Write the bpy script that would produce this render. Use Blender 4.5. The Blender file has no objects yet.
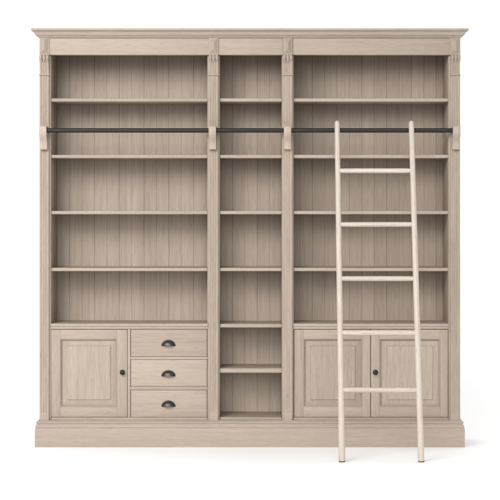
import bpy, bmesh, math, random
from mathutils import Vector
random.seed(4)
R = math.radians
sc = bpy.context.scene

# ------------------------------------------------------------------ camera
PX = 170.0            # front elevation was measured at 170 units to the metre
DIST = 10.0           # camera distance from the carcass front (y = 0)
HOR = 211.0           # eye level on the elevation
ZC = (447.3 - HOR) / PX * (DIST - 0.045) / DIST     # eye height above the floor

def X(u, y=0.0):      # elevation column -> metres, for a point at depth y
    return (u - 250.0) / PX * (DIST + y) / DIST
def Z(v, y=0.0):      # elevation row -> metres
    return ZC + (HOR - v) / PX * (DIST + y) / DIST

cam = bpy.data.cameras.new('camera')
cam.sensor_width = 36.0
cam.lens = 36.0 * DIST / (500.0 / PX)
cam.shift_y = (HOR - 250.0) / 500.0
cam.clip_end = 400
camo = bpy.data.objects.new('camera', cam)
sc.collection.objects.link(camo)
camo.location = (0, -DIST, ZC)
camo.rotation_euler = (R(90), 0, 0)
sc.camera = camo

# ------------------------------------------------------------------ studio light
w = bpy.data.worlds.new('World'); sc.world = w; w.use_nodes = True
bg = w.node_tree.nodes['Background']
# white cove behind the piece, a broad overhead bank in front of it (brighter to the left), a dim studio below
WN, WL = w.node_tree.nodes.new, w.node_tree.links.new
wt = WN('ShaderNodeTexCoord'); wsep = WN('ShaderNodeSeparateXYZ'); WL(wt.outputs['Generated'], wsep.inputs[0])
def wrange(src, a, b, c, d):
    n = WN('ShaderNodeMapRange'); n.interpolation_type = 'SMOOTHSTEP'; WL(src, n.inputs[0])
    for i, v in enumerate((a, b, c, d)): n.inputs[i + 1].default_value = v
    return n.outputs[0]
def wmath(op, a, b):
    n = WN('ShaderNodeMath'); n.operation = op
    for i, v in enumerate((a, b)):
        if isinstance(v, (int, float)): n.inputs[i].default_value = v
        else: WL(v, n.inputs[i])
    return n.outputs[0]
BACK, LOW, TOP, BANK = 1.36, 0.40, 0.60, 5.7
rise = wrange(wsep.outputs['Z'], -0.12, 0.30, LOW, TOP)
fall = wrange(wsep.outputs['Z'], 0.55, 0.95, 1.0, 0.55)
front = wmath('MULTIPLY', wmath('MULTIPLY', rise, fall), wrange(wsep.outputs['X'], -0.8, 0.8, 1.2, 0.8))
isback = wrange(wsep.outputs['Y'], -0.25, 0.10, 0.0, 1.0)
wdot = WN('ShaderNodeVectorMath'); wdot.operation = 'DOT_PRODUCT'
WL(wt.outputs['Generated'], wdot.inputs[0]); wdot.inputs[1].default_value = Vector((-0.08, -0.92, 0.31)).normalized()
front = wmath('ADD', front, wrange(wdot.outputs['Value'], 0.90, 0.985, 0.0, BANK))      # the large front softbox
wm = WN('ShaderNodeMix'); wm.data_type = 'FLOAT'
WL(isback, wm.inputs[0]); WL(front, wm.inputs[2]); wm.inputs[3].default_value = BACK
bg.inputs[0].default_value = (1, 1, 1, 1)
WL(wm.outputs[0], bg.inputs[1])
sc.view_settings.view_transform = 'Standard'
sc.view_settings.look = 'None'
sc.view_settings.exposure = 0.0
sc.view_settings.gamma = 1.0

def area(name, loc, target, sx, sy, power, col=(1, 1, 1)):
    l = bpy.data.lights.new(name, 'AREA')
    l.shape = 'RECTANGLE'; l.size = sx; l.size_y = sy
    l.energy = power; l.color = col
    o = bpy.data.objects.new(name, l); sc.collection.objects.link(o)
    o.location = loc
    o.rotation_euler = (Vector(target) - Vector(loc)).to_track_quat('-Z', 'Y').to_euler()
    return o
area('key_softbox', (-2.7, -4.8, 3.8), (-0.2, 0, 1.3), 3.0, 2.0, 205, (1, 0.99, 0.98))

# ------------------------------------------------------------------ materials
def new_mat(name):
    m = bpy.data.materials.new(name); m.use_nodes = True
    nt = m.node_tree
    return m, nt, nt.nodes['Principled BSDF']

def wood(name, dark, light, axis, contrast=1.0, rough=0.62, boards=False, bump=0.25):
    """limed oak: fine streaks, broader figure, pores; grain runs along axis"""
    m, nt, b = new_mat(name)
    N, L = nt.nodes.new, nt.links.new
    tc = N('ShaderNodeTexCoord'); oi = N('ShaderNodeObjectInfo')
    mul = N('ShaderNodeMath'); mul.operation = 'MULTIPLY'; mul.inputs[1].default_value = 61.0
    L(oi.outputs['Random'], mul.inputs[0])
    add = N('ShaderNodeVectorMath'); add.operation = 'ADD'
    L(tc.outputs['Object'], add.inputs[0]); L(mul.outputs[0], add.inputs[1])
    def noise(across, along, detail, dist=0.0, rough_=0.55, vec=None):
        mp = N('ShaderNodeMapping')
        s = [across] * 3; s[1] = across * 0.07; s['XYZ'.index(axis)] = along
        mp.inputs['Scale'].default_value = s
        L(vec or add.outputs[0], mp.inputs[0])
        n = N('ShaderNodeTexNoise'); n.inputs['Scale'].default_value = 1.0
        n.inputs['Detail'].default_value = detail
        n.inputs['Roughness'].default_value = rough_
        n.inputs['Distortion'].default_value = dist
        L(mp.outputs[0], n.inputs['Vector'])
        return n.outputs['Fac']
    def lin(a, k, c=None):
        x = N('ShaderNodeMath'); x.operation = 'MULTIPLY_ADD'
        L(a, x.inputs[0]); x.inputs[1].default_value = k
        if c is None: x.inputs[2].default_value = 0.0
        elif isinstance(c, float): x.inputs[2].default_value = c
        else: L(c, x.inputs[2])
        return x.outputs[0]
    fine = noise(300 if boards else 250, 3.2 if boards else 8, 4, 0.3, 0.65)
    fig = noise(46, 2.2, 4, 0.8)
    broad = noise(7, 1.2, 2, 0.5)
    pore = noise(420 if boards else 380, 9 if boards else 20, 2)
    k = contrast
    v = lin(fine, 1.15 * k, 0.5 - 0.5 * (1.15 + (0.5 if boards else 0.75) + 0.35) * k)
    v = lin(fig, (0.5 if boards else 0.75) * k, v)
    v = lin(broad, 0.35 * k, v)
    piece = N('ShaderNodeMath'); piece.operation = 'FRACT'; L(lin(oi.outputs['Random'], 37.7), piece.inputs[0])
    v = lin(piece.outputs[0], 0.26, lin(v, 1.0, -0.13))       # every piece of timber has its own tone
    if boards:
        sx = N('ShaderNodeSeparateXYZ'); L(tc.outputs['Object'], sx.inputs[0])
        q = N('ShaderNodeMath'); q.operation = 'MULTIPLY_ADD'
        L(sx.outputs['X'], q.inputs[0]); q.inputs[1].default_value = PX / 12.4 * DIST / (DIST + 0.3); q.inputs[2].default_value = 50.5
        fl = N('ShaderNodeMath'); fl.operation = 'FLOOR'; L(q.outputs[0], fl.inputs[0])
        wn = N('ShaderNodeTexWhiteNoise'); wn.noise_dimensions = '1D'; L(fl.outputs[0], wn.inputs['W'])
        v = lin(wn.outputs['Value'], 0.30, lin(v, 1.0, -0.15))
    cr = N('ShaderNodeMix'); cr.data_type = 'RGBA'; cr.clamp_factor = True
    L(v, cr.inputs[0])
    cr.inputs[6].default_value = (*dark, 1); cr.inputs[7].default_value = (*light, 1)
    # dark pores along the grain
    pr = N('ShaderNodeMapRange'); L(pore, pr.inputs[0])
    pr.inputs[1].default_value = 0.56; pr.inputs[2].default_value = 0.74
    pr.inputs[3].default_value = 0.0; pr.inputs[4].default_value = 0.68 * k
    mx = N('ShaderNodeMix'); mx.data_type = 'RGBA'
    L(pr.outputs[0], mx.inputs[0]); L(cr.outputs[2], mx.inputs[6])
    mx.inputs[7].default_value = (dark[0] * .72, dark[1] * .70, dark[2] * .68, 1)
    L(mx.outputs[2], b.inputs['Base Color'])
    b.inputs['Roughness'].default_value = rough
    b.inputs['Specular IOR Level'].default_value = 0.25
    bp = N('ShaderNodeBump'); bp.inputs['Strength'].default_value = bump
    bp.inputs['Distance'].default_value = 0.0012
    L(lin(fine, 1.0, lin(pore, -0.6)), bp.inputs['Height'])
    L(bp.outputs[0], b.inputs['Normal'])
    return m

DK, LT = (0.252, 0.2035, 0.1615), (0.432, 0.3575, 0.2935)
M = {}
M['wood_v'] = wood('limed_oak_upright', DK, LT, 'Z', 0.82)
M['wood_h'] = wood('limed_oak_level', DK, LT, 'X', 0.7)
M['bracket'] = wood('pale_oak_bracket', tuple(c * 1.16 for c in DK), tuple(c * 1.14 for c in LT), 'Z', 0.8)
M['boards'] = wood('limed_oak_boards', DK, LT, 'Z', boards=True)
M['ladder_v'] = wood('pale_ash_upright', (0.40, 0.343, 0.29), (0.61, 0.54, 0.473), 'Z', 1.0, 0.5)
M['ladder_h'] = wood('pale_ash_level', (0.40, 0.343, 0.29), (0.61, 0.54, 0.473), 'X', 1.0, 0.5)

def metal(name, col, rough, metallic):
    m, nt, b = new_mat(name)
    N, L = nt.nodes.new, nt.links.new
    tc = N('ShaderNodeTexCoord'); n = N('ShaderNodeTexNoise')
    n.inputs['Scale'].default_value = 140; n.inputs['Detail'].default_value = 4
    L(tc.outputs['Object'], n.inputs['Vector'])
    mr = N('ShaderNodeMapRange'); L(n.outputs['Fac'], mr.inputs[0])
    mr.inputs[3].default_value = rough - 0.1; mr.inputs[4].default_value = rough + 0.14
    L(mr.outputs[0], b.inputs['Roughness'])
    cr = N('ShaderNodeMix'); cr.data_type = 'RGBA'; L(n.outputs['Fac'], cr.inputs[0])
    cr.inputs[6].default_value = tuple(c * 0.7 for c in col) + (1,)
    cr.inputs[7].default_value = tuple(c * 1.3 for c in col) + (1,)
    L(cr.outputs[2], b.inputs['Base Color'])
    b.inputs['Metallic'].default_value = metallic
    b.inputs['Specular IOR Level'].default_value = 0.32
    return m
M['iron'] = metal('black_iron', (0.012, 0.0115, 0.0105), 0.46, 0.0)
M['pewter'] = metal('dark_pewter', (0.085, 0.075, 0.066), 0.42, 0.9)
M['rubber'] = metal('brown_rubber', (0.10, 0.075, 0.055), 0.8, 0.0)
m, nt, b = new_mat('white_studio_floor')
nz = nt.nodes.new('ShaderNodeTexNoise'); nz.inputs['Scale'].default_value = 3
cm = nt.nodes.new('ShaderNodeMix'); cm.data_type = 'RGBA'
nt.links.new(nz.outputs['Fac'], cm.inputs[0])
cm.inputs[6].default_value = (0.90, 0.90, 0.90, 1); cm.inputs[7].default_value = (0.92, 0.92, 0.92, 1)
nt.links.new(cm.outputs[2], b.inputs['Base Color'])
b.inputs['Roughness'].default_value = 0.9; b.inputs['Specular IOR Level'].default_value = 0.1
M['floor'] = m

# ------------------------------------------------------------------ helpers
def thing(name, label, cat, loc=(0, 0, 0)):
    o = bpy.data.objects.new(name, None); sc.collection.objects.link(o)
    o.location = loc; o.empty_display_size = 0.1
    o['label'] = label; o['category'] = cat
    return o

def world_loc(o):
    v = Vector((0, 0, 0))
    while o: v += o.location; o = o.parent
    return v

def obj(name, bm, mat, parent=None, angle=35):
    """link a bmesh (world coordinates) as one mesh object with its origin at its own centre"""
    bmesh.ops.recalc_face_normals(bm, faces=bm.faces)
    lo = Vector((min(v.co[i] for v in bm.verts) for i in range(3)))
    hi = Vector((max(v.co[i] for v in bm.verts) for i in range(3)))
    c = (lo + hi) / 2
    bmesh.ops.translate(bm, vec=-c, verts=bm.verts)
    me = bpy.data.meshes.new(name); bm.to_mesh(me); bm.free()
    me.shade_smooth(); me.set_sharp_from_angle(angle=R(angle))
    me.materials.append(M[mat])
    o = bpy.data.objects.new(name, me); sc.collection.objects.link(o)
    if parent:
        o.parent = parent; o.location = c - world_loc(parent)
    else: o.location = c
    return o

def add_box(bm, x0, x1, y0, y1, z0, z1, bev=0.0015, seg=2):
    t = bmesh.new()
    vs = [t.verts.new((x, y, z)) for x in (x0, x1) for y in (y0, y1) for z in (z0, z1)]
    for f in ((0, 1, 3, 2), (4, 6, 7, 5), (0, 4, 5, 1), (2, 3, 7, 6), (0, 2, 6, 4), (1, 5, 7, 3)):
        t.faces.new([vs[i] for i in f])
    bmesh.ops.recalc_face_normals(t, faces=t.faces)
    if bev:
        bmesh.ops.bevel(t, geom=t.edges[:], offset=bev, segments=seg, affect='EDGES', profile=0.5)
    me = bpy.data.meshes.new('tmp'); t.to_mesh(me); t.free()
    bm.from_mesh(me); bpy.data.meshes.remove(me)

def ebox(bm, u0, u1, v0, v1, y0, y1, bev=0.0015, seg=2):
    """box from elevation columns u, rows v; measured on its front face y0"""
    add_box(bm, X(u0, y0), X(u1, y0), y0, y1, Z(v1, y0), Z(v0, y0), bev, seg)

def part_box(name, mat, parent, *a, **k):
    bm = bmesh.new(); ebox(bm, *a, **k); return obj(name, bm, mat, parent)

def add_rings(bm, rings, cap=True, closed=True):
    vr = [[bm.verts.new(p) for p in r] for r in rings]
    n = len(vr[0])
    for a, b in zip(vr, vr[1:]):
        for i in range(n if closed else n - 1):
            j = (i + 1) % n
            bm.faces.new((a[i], a[j], b[j], b[i]))
    if cap:
        bm.faces.new(vr[0]); bm.faces.new(vr[-1])

def frame_rings(x0, x1, z0, z1, prof):
    """profile (inset, y) swept round a rectangle, facing -y"""
    return [[(x0 + i, y, z0 + i), (x1 - i, y, z0 + i), (x1 - i, y, z1 - i), (x0 + i, y, z1 - i)] for i, y in prof]

def relief(bm, cx, y0, zs, halfw, height, nx=40):
    """carved face: height(u, z) in front of y0, flat sides and back"""
    rows = []
    for z in zs:
        hw = halfw(z)
        r = [(cx - hw, y0 + 0.004, z)]
        for i in range(nx + 1):
            u = -1 + 2 * i / nx
            r.append((cx + hw * u, y0 - height(u, z), z))
        r.append((cx + hw, y0 + 0.004, z))
        rows.append(r)
    add_rings(bm, rows)

def smooth(a, b, t):
    t = max(0.0, min(1.0, (t - a) / (b - a))); return t * t * (3 - 2 * t)

# ------------------------------------------------------------------ floor
bm = bmesh.new()
s = 60
bm.faces.new([bm.verts.new(p) for p in ((-s, -3.2, 0), (s, -3.2, 0), (s, s, 0), (-s, s, 0))])
fl = obj('floor', bm, 'floor'); fl['kind'] = 'structure'

# ------------------------------------------------------------------ bookcase
case = thing('bookcase', 'tall limed oak library bookcase with three shelved bays, doors, drawers and a black rail', 'bookcase')
DEEP = 0.315                                   # carcass depth behind y = 0
L0, L1 = 51.0, 207.4                           # openings of the three bays
C0, C1 = 219.8, 281.8
R0, R1 = 293.6, 448.5
COLS = (44.3, 213.6, 287.7, 455.4)
zb = 0.006

def panel(name, u0, u1):
    bm = bmesh.new()
    add_box(bm, X(u0), X(u1), 0.0, DEEP + 0.02, Z(447) , Z(40), 0.0018)
    return obj(name, bm, 'wood_v', case)
panel('side_panel', 40.0, L0)
panel('side_panel', R1, 459.9)
panel('divider', L1, C0)
panel('divider', C1, R0)
bm = bmesh.new(); add_box(bm, X(51.2), X(448.3), 0.03, DEEP, Z(50), Z(42), 0.001); obj('top_panel', bm, 'wood_h', case)

# boarded backs: tongue and groove, every other groove a shallow bead
def back(u0, u1, phase):
    bm = bmesh.new()
    pitch = 12.4
    yb = DEEP - 0.012
    us = [u0 - 0.5]
    k = math.ceil((u0 - phase) / pitch)
    pts = [(u0 - 0.6, 0.0)]
    while phase + k * pitch < u1 + 0.3:
        c = phase + k * pitch
        d, hw = (0.0030, 0.30) if k % 2 == 0 else (0.0018, 0.26)
        if c - hw > pts[-1][0] + 0.1:
            pts += [(c - hw, 0.0), (c - hw * .35, d), (c + hw * .35, d), (c + hw, 0.0)]
        k += 1
    if pts[-1][0] < u1 + 0.5: pts.append((u1 + 0.6, 0.0))
    rows = []
    for v in (446.0, 45.0):
        r = [((X(u, 0.3)) , yb + d, Z(v)) for u, d in pts]
        r += [(X(pts[-1][0], 0.3), DEEP + 0.016, Z(v)), (X(pts[0][0], 0.3), DEEP + 0.016, Z(v))]
        rows.append(r)
    add_rings(bm, rows)
    return obj('back_panel', bm, 'boards', case)
# columns at the depth of the back are measured there
back(L0 * .971 + 250 * .029 - 0.4, L1 * .971 + 250 * .029 + 0.4, 119.3)
back(C0 * .971 + 250 * .029 - 0.4, C1 * .971 + 250 * .029 + 0.4, 257.2)
back(R0 * .971 + 250 * .029 - 0.4, R1 * .971 + 250 * .029 + 0.4, 312.3)

# shelves
def shelf(u0, u1, v0, v1, y0=0.010, name='shelf'):
    bm = bmesh.new()
    ebox(bm, u0 + .12, u1 - .12, v0, v1, y0, DEEP - 0.014, 0.0035, 3)
    return obj(name, bm, 'wood_h', case)
ROWS = ((98.3, 101.7), (154.8, 158.1), (210.9, 214.3), (267.9, 271.2))
for u0, u1 in ((L0, L1), (C0, C1), (R0, R1)):
    for v0, v1 in ROWS: shelf(u0, u1, v0, v1)
shelf(C0, C1, 324.0, 327.6)
shelf(C0, C1, 368.4, 372.9)
shelf(C0, C1, 417.3, 420.6, 0.006, 'bay_floor')
for u0, u1 in ((L0, L1), (R0, R1)):
    shelf(u0, u1, 417.5, 420.6, 0.001, 'bay_floor')
    bm = bmesh.new()
    ebox(bm, u0 - .9, u1 + .6, 323.7, 326.5, -0.007, DEEP - 0.014, 0.003, 3)
    obj('counter_ledge', bm, 'wood_h', case)
    part_box('face_rail', 'wood_h', case, u0 - .5, u1 + .3, 326.5, 329.1, -0.003, 0.02)

# left bay: face frame for the drawers
part_box('face_stile', 'wood_v', case, 127.7, 130.4, 329.2, 417.4, 0.0, 0.02)
for v0, v1 in ((356.9, 359.4), (386.8, 389.9)):
    part_box('face_rail', 'wood_h', case, 130.5, L1 - .1, v0, v1, 0.0, 0.02)
bm = bmesh.new(); ebox(bm, 128.3, 129.8, 329, 417.4, 0.021, DEEP - .015, 0); obj('divider', bm, 'wood_v', case)

# doors: mitred frame with a sunk moulding and a raised, fielded panel
def knob(u, v, parent):
    bm = bmesh.new()
    cx, cz = X(u, -.02), Z(v, -.02)
    prof = [(0.0105, 0.004), (0.0105, 0.0005), (0.0095, -0.001), (0.006, -0.002), (0.0055, -0.008), (0.007, -0.011), (0.012, -0.0135),
            (0.0150, -0.0175), (0.0155, -0.021), (0.0145, -0.0245), (0.0115, -0.0275), (0.007, -0.0295), (0.002, -0.0302)]
    add_rings(bm, [[(cx + r * math.cos(a), y, cz + r * math.sin(a)) for a in [2 * math.pi * i / 28 for i in range(28)]] for r, y in prof])
    return obj('knob', bm, 'iron', parent)

def door(u0, u1, v0, v1, p0, p1, q0, q1, f0, f1, g0, g1, ku=None):
    yf = 0.0015
    x0, x1, z0, z1 = X(u0), X(u1), Z(v1), Z(v0)
    a0, a1, b0, b1 = X(p0), X(p1), Z(q1), Z(q0)
    bm = bmesh.new()
    yb = yf + 0.021
    # a core frame; stiles run full height, rails between them, moulding mitred round the opening
    add_rings(bm, frame_rings(x0 + .001, x1 - .001, z0 + .001, z1 - .001, [(0.0, yb), (0.0, yf + .008), (a0 - x0 - .003, yf + .008), (a0 - x0 - .003, yb), (0.0, yb)]), cap=False)
    bmesh.ops.remove_doubles(bm, verts=bm.verts, dist=0.00002)
    d = obj('cabinet_door', bm, 'wood_v', case)
    for e0, e1 in ((x0, a0), (a1, x1)):
        bm = bmesh.new(); add_box(bm, e0, e1, yf, yb + .001, z0, z1, 0.0014); obj('door_stile', bm, 'wood_v', d)
    for e0, e1 in ((z0, b0), (b1, z1)):
        bm = bmesh.new(); add_box(bm, a0 + .0002, a1 - .0002, yf + .0004, yb + .001, e0, e1, 0.0010); obj('door_rail', bm, 'wood_h', d)
    bm = bmesh.new()
    mp = [(-0.001, yf + .007), (0.0002, yf + .0030), (0.0012, yf - .0006), (0.0026, yf - .0010), (0.0042, yf + .0008), (0.0064, yf + .0055), (0.0092, yf + .0115), (0.0112, yf + .0145), (0.0138, yf + .0160), (0.0138, yb)]
    fr = frame_rings(a0, a1, b0, b1, mp)
    for side in range(4):
        bm = bmesh.new()
        add_rings(bm, [[r[side], r[(side + 1) % 4]] for r in fr], cap=False, closed=False)
        obj('moulding', bm, 'wood_h' if side in (0, 2) else 'wood_v', d)
    # raised panel: bevel rising from the sunk edge, a small step, then the flat field
    i = (X(f0) - X(p0)); j = (Z(q0) - Z(g0)); 
    bm = bmesh.new()
    def rect(ix, iz, y): return [(a0 + ix, y, b0 + iz), (a1 - ix, y, b0 + iz), (a1 - ix, y, b1 - iz), (a0 + ix, y, b1 - iz)]
    rr = [rect(0.008, 0.008, yb - .002), rect(0.008, 0.008, yf + .0160), rect(0.0132, 0.0132, yf + .0152),
          rect(i - .0052, j - .0052, yf + .0086), rect(i - .0034, j - .0034, yf + .0084), rect(i - .0014, j - .0014, yf + .0026), rect(i, j, yf + .0020), rect(i + .002, j + .002, yf + .0017)]
    add_rings(bm, rr)
    obj('raised_panel', bm, 'wood_v', d, 8)
    if ku: knob(ku, 372.4, d)
    return d
door(51.1, 127.3, 329.6, 417.1, 60.2, 116.8, 339.0, 406.8, 67.2, 110.4, 346.4, 400.0, 122.4)
door(294.2, 370.3, 329.6, 417.1, 303.6, 362.2, 339.0, 406.8, 311.0, 354.0, 346.4, 400.0)
door(370.9, 448.0, 329.6, 417.1, 379.6, 440.2, 339.0, 406.8, 387.4, 431.0, 346.4, 400.0, 375.5)

# drawers with cup pulls
def cup_pull(u, vbot, parent):
    bm = bmesh.new()
    cx, z0 = X(u, -.02), Z(vbot, -.02)
    W, H, P = 0.0415, 0.0345, 0.025
    n = 28
    # section from the flange edge across the rim up over the hollow cup
    prof = [(1.0, 0.001), (1.0, -0.0022), (0.985, -0.0032), (0.84, -0.0036), (0.80, -0.0045), (0.785, -0.007)]
    for i in range(1, 9):
        t = i / 8 * math.pi / 2
        prof.append((0.785 * math.cos(t), -0.007 - (P - 0.007) * math.sin(t)))
    rings = []
    for r, y in prof:
        ring = []
        for k in range(n + 1):
            a = math.pi * k / n
            ww = W * r
            ring.append((cx + ww * math.cos(a), y, z0 + H * r * math.sin(a)))
        rings.append(ring)
    add_rings(bm, rings, cap=False, closed=False)
    bmesh.ops.remove_doubles(bm, verts=bm.verts, dist=0.00005)
    bmesh.ops.solidify(bm, geom=bm.faces[:], thickness=0.0014)
    # the two little ears at the foot of the flange
    for sx in (-1, 1):
        add_box(bm, cx + sx * W * .80 - .0065, cx + sx * W * .80 + .0085 * (1 if sx > 0 else .76), -0.0034, 0.001, z0 - .0018, z0 + .0032, 0.0008)
    o = obj('cup_pull', bm, 'pewter', parent, 50)
    o.data.materials.append(M['iron'])                     # black colour on the flange stands in for its dark reflection
    fy = min(v.co.y for v in o.data.vertices)
    for p in o.data.polygons:
        if p.center.y > fy + P - 0.0065 + 0.0022: p.material_index = 1
    return o

for v0, v1, pb in ((329.6, 356.5, 346.0), (359.8, 386.4, 376.4), (390.3, 417.1, 406.8)):
    bm = bmesh.new()
    ebox(bm, 130.85, 206.95, v0 - .12, v1 + .12, 0.0015, 0.022, 0.0022, 2)
    dr = obj('drawer', bm, 'wood_h', case)
    part_box('drawer_box', 'wood_h', dr, 133, 204.8, v0 + 2, v1 - 1, 0.0225, 0.26, bev=0)
    cup_pull(168.3, pb, dr)

# frieze boards between the carved blocks
for u0, u1 in ((48.4, 209.2), (218.2, 283.2), (292.4, 451.2)):
    bm = bmesh.new()
    ebox(bm, u0 + .5, u1 - .5, 38.2, 54.9, -0.0205, 0.0295, 0.002)
    fz = obj('frieze', bm, 'wood_h', case)
    part_box('frieze_bead', 'wood_h', fz, u0 + .2, u1 - .2, 36.6, 38.15, -0.0222, 0.0285, bev=0.0012)

# pilasters: shaft with three flutes, console above, faceted block at the frieze
def flute(u, k):
    d = 0.0
    for c in (-0.46, 0.0, 0.46):
        t = abs(u - c) / 0.17
        if t < 1: d = max(d, k * math.sqrt(1 - t * t))
    return d
for c in COLS:
    cx = X(c, -.02)
    hw = 4.85 / PX
    bm = bmesh.new()
    zt, zl, zend = Z(75.5, -.02), Z(413, -.02), Z(420.4, -.02)
    zs = [zend, zl - .012, zl - .006] + [zl + .006 * i / 5 for i in range(1, 6)] + [zl + 0.03 + (zt - zl - .06) * i / 14 for i in range(15)] + [zt - .016, zt - .012, zt - .006, zt]
    def sh(u, z):
        k = 0.0028 * smooth(zl - .004, zl + .006, z) * (1 - smooth(zt - .014, zt - .006, z))
        e = 0.0025 * smooth(0.84, 0.90, abs(u))
        return 0.019 - flute(u, k) - e - 0.002 * smooth(0.96, 1.0, abs(u))
    relief(bm, cx, 0.0, zs, lambda z: hw, sh, 46)
    pil = obj('pilaster', bm, 'wood_v', case, 50)
    # console
    bm = bmesh.new()
    za, zb_ = Z(54.7, -.02), Z(75.4, -.02)
    n = 56
    zs = [zb_ + (za - zb_) * i / n for i in range(n + 1)]
    def prof(z):
        t = (za - z) / (za - zb_)          # 0 at the top, 1 at the fillet
        if t < 0.32:                       # scroll
            h = 0.026 + 0.018 * math.sin(math.pi * min(1, (t + .05) / 0.40)) ** 0.6
        else:
            q = (t - 0.32) / 0.68
            h = 0.034 - 0.013 * math.sin(q * math.pi / 2) ** 0.8
        if t > 0.93: h = 0.027             # fillet
        return h, t
    def ch(u, z):
        h, t = prof(z)
        if t < 0.30:
            a = (abs(u) * 3) % 2 if False else None
            g = 0.0
            for gc in (-0.34, 0.34, -0.98, 0.98):
                q = abs(u - gc) / 0.15
                if q < 1: g = max(g, 0.010 * (1 - q * q))
            if t < 0.05: g *= 1.15
            return h - g
        if t > 0.93: return h
        k = 0.0034 * smooth(0.34, 0.38, t) * (1 - smooth(0.86, 0.91, t))
        # little drops under each reed
        drop = 0.0
        for gc in (-0.46, 0.0, 0.46):
            q = ((u - gc) / 0.15) ** 2 + ((t - 0.335) / 0.045) ** 2
            if q < 1: drop = max(drop, 0.006 * math.sqrt(1 - q))
        return h - flute(u, k) + drop
    def cw(z):
        h, t = prof(z)
        if t > 0.93: return hw * 1.05
        if t < 0.32: return hw * (0.97 + 0.05 * math.sin(math.pi * t / 0.32))
        return hw * (0.93 + 0.03 * (t - .32))
    relief(bm, cx, 0.0, zs, cw, ch, 60)
    obj('console', bm, 'wood_v', pil, 50)
    # faceted block
    bm = bmesh.new()
    yb0 = -0.026
    x0, x1, z0, z1 = X(c - 4.95, yb0), X(c + 4.95, yb0), Z(54.6, yb0), Z(36.9, yb0)
    add_box(bm, x0, x1, yb0, 0.02, z0, z1, 0.001)
    ix = 0.0055
    rr = [[(x0 + ix, yb0 + .001, z0 + ix + .004), (x1 - ix, yb0 + .001, z0 + ix + .004), (x1 - ix, yb0 + .001, z1 - ix), (x0 + ix, yb0 + .001, z1 - ix)]]
    m_ = (x0 + x1) / 2; hh = (x1 - x0) / 2 - ix
    for t in (0.0, 0.93):
        yy = yb0 - 0.0005 - 0.017 * t
        rr.append([(x0 + ix + hh * t, yy, z0 + ix + .004 + hh * t * 1.1), (x1 - ix - hh * t, yy, z0 + ix + .004 + hh * t * 1.1),
                   (x1 - ix - hh * t, yy, z1 - ix - hh * t * 1.1), (x0 + ix + hh * t, yy, z1 - ix - hh * t * 1.1)])
    add_rings(bm, rr)
    obj('carved_block', bm, 'wood_v', pil, 8)

# cornice and plinth: mouldings that return along both sides
def girdle(name, mat, u0, u1, yf, prof, yback):
    bm = bmesh.new()
    rings = []
    for o, v in prof:
        d = o / PX
        y = yf - d
        rings.append([(X(u0, yf) - d, y, Z(v, y)), (X(u1, yf) + d, y, Z(v, y)), (X(u1, yf) + d, yback, Z(v, y)), (X(u0, yf) - d, yback, Z(v, y))])
    add_rings(bm, rings)
    return obj(name, bm, mat, case, 28)
girdle('cornice', 'wood_h', 38.9, 460.8, -0.027,
       [(0.0, 37.95), (0.25, 37.5), (0.9, 37.2), (1.15, 36.9), (1.2, 36.3), (1.7, 36.05), (2.5, 35.6), (3.2, 35.0), (3.75, 34.3), (4.1, 33.5), (4.25, 32.7),
        (4.6, 32.4), (4.7, 31.9), (5.1, 31.3), (5.7, 30.9), (6.4, 30.6), (6.9, 30.4), (7.05, 30.0), (7.1, 28.5), (6.9, 28.2)], DEEP + .022)
girdle('plinth', 'wood_h', 39.4, 460.3, -0.021,
       [(4.0, 447.32), (4.05, 447.0), (4.05, 429.0), (3.9, 428.5), (3.4, 428.2), (3.3, 427.7), (3.7, 427.3), (3.7, 426.6), (3.4, 425.6), (2.7, 424.8), (2.3, 424.3), (2.2, 423.6),
        (2.9, 423.3), (3.15, 422.7), (2.9, 422.1), (2.3, 421.7), (1.6, 421.3), (0.9, 420.7), (0.5, 420.3)], DEEP + .022)

# ladder rail on four scrolled brackets
RY, RZ = -0.062, Z(130.4, -.062)
def cyl_x(bm, x0, x1, y, z, r, n=24):
    add_rings(bm, [[(x, y + rr * math.cos(a), z + rr * math.sin(a)) for a in [2 * math.pi * i / n for i in range(n)]]
                   for x, rr in ((x0, r * .9), (x0 + .001, r), (x1 - .001, r), (x1, r * .9))])
bm = bmesh.new()
cyl_x(bm, X(47.0, RY), X(453.0, RY), RY, RZ, 2.2 / PX)
rail = obj('ladder_rail', bm, 'iron', case)
BR = (43.3, 212.5, 287.5, 456.2)
for c in BR:
    cx = X(c, -.06); hw = 3.7 / PX
    zt, zbm = Z(125.7, -.09), Z(149.4, -.05)
    H = zt - zbm
    pr = [(-0.012, zt)]
    pr += [(-0.078 - 0.016 * math.sin(a), zt - 0.016 + 0.016 * math.cos(a)) for a in [math.pi / 2 * i / 6 for i in range(7)]]
    pr += [(-0.094, zt - .030), (-0.093, zt - .038), (-0.090, zt - .047), (-0.084, zt - .058), (-0.076, zt - .068), (-0.067, zt - .078), (-0.058, zt - .089),
           (-0.052, zt - .101), (-0.049, zt - .114), (-0.048, zbm + .005), (-0.046, zbm), (-0.012, zbm)]
    bm = bmesh.new()
    b_ = 0.0022
    cyz = (-0.05, (zt + zbm) / 2)
    def ins(p, k):
        return (p[0] + (0.0022 * k if p[0] < -.02 else 0), p[1] + (-0.0022 * k if p[1] > zt - .01 else (0.0022 * k if p[1] < zbm + .003 else 0)))
    rings = []
    for x, k in ((cx - hw, 1), (cx - hw + .0007, .35), (cx - hw + b_, 0), (cx + hw - b_, 0), (cx + hw - .0007, .35), (cx + hw, 1)):
        rings.append([(x, *ins(p, k)) for p in pr])
    add_rings(bm, rings)
    obj('rail_bracket', bm, 'bracket', case, 40)

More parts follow.
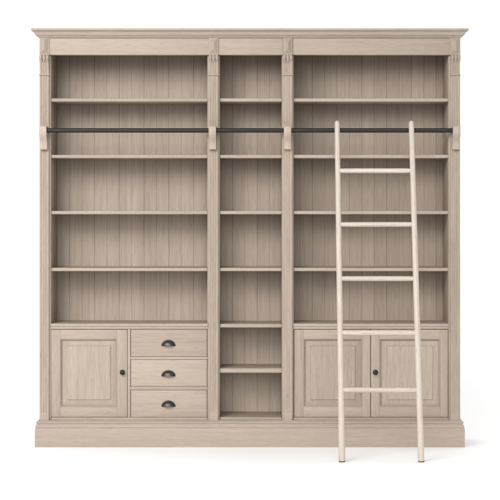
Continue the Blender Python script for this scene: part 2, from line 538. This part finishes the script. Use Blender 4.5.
# ------------------------------------------------------------------ ladder
YF = -0.628
rs = 2.85 / PX
YT = RY - 2.2 / PX - rs * 1.03                 # stile axis where it touches the rail
slope = (YT - YF) / RZ
def solve(v):                                   # height on the tilted ladder plane for an elevation row
    z = Z(v, -.3)
    for _ in range(8): z = Z(v, YF + slope * z)
    return z
XL = (X(342.0, YF) + X(337.3, YT)) / 2
XR = (X(421.2, YF) + X(411.5, YT)) / 2
lad = thing('ladder', 'pale wooden ladder with five round rungs leaning on the black rail of the bookcase', 'ladder', ((XL + XR) / 2, YF, 0))
ztop = solve(120.6)
for x, dx in ((XL, X(342.0, YF) - XL), (XR, X(421.2, YF) - XR)):
    bm = bmesh.new()
    rings = []
    def ring(z, r, f=1.0):
        t = z / ztop
        y = YF + slope * z
        rad = r * f
        return [(x + dx * (1 - 2 * t) + rad * math.cos(a), y + rad * 1.04 * math.sin(a), z) for a in [2 * math.pi * i / 24 for i in range(24)]]
    rad = lambda z: (3.0 - 0.35 * z / ztop) / PX
    rings.append(ring(0.006, rad(0), .93)); rings.append(ring(0.008, rad(0), 1.0))
    for i in range(1, 24): rings.append(ring(0.008 + (ztop - .026) * i / 23, rad(ztop * i / 23)))
    for i in range(1, 7):
        a = math.pi / 2 * i / 6
        rings.append(ring(ztop - .018 + .018 * math.sin(a), rad(ztop), max(.12, math.cos(a) ** .8)))
    add_rings(bm, rings)
    st = obj('stile', bm, 'ladder_v', lad, 60)
    bm = bmesh.new()
    add_rings(bm, [ring(0.0, rad(0), .96), ring(0.0065, rad(0), .98)])
    obj('rubber_foot', bm, 'rubber', st)
for v in (170.8, 224.5, 278.6, 332.8, 390.0):
    z = solve(v); y = YF + slope * z
    t = z / ztop
    xl = XL + (X(342.0, YF) - XL) * (1 - 2 * t); xr = XR + (X(421.2, YF) - XR) * (1 - 2 * t)
    bm = bmesh.new()
    n = 14
    rings = []
    for i in range(n + 1):
        q = i / n
        e = min(q, 1 - q)
        r = (2.25 + 0.28 * smooth(0.01, 0.10, e)) / PX * .96
        xx = xl + .003 + (xr - xl - .006) * q
        rings.append([(xx, y + r * math.cos(a), z + r * math.sin(a)) for a in [2 * math.pi * k / 22 for k in range(22)]])
    add_rings(bm, rings)
    obj('rung', bm, 'ladder_h', lad, 60)
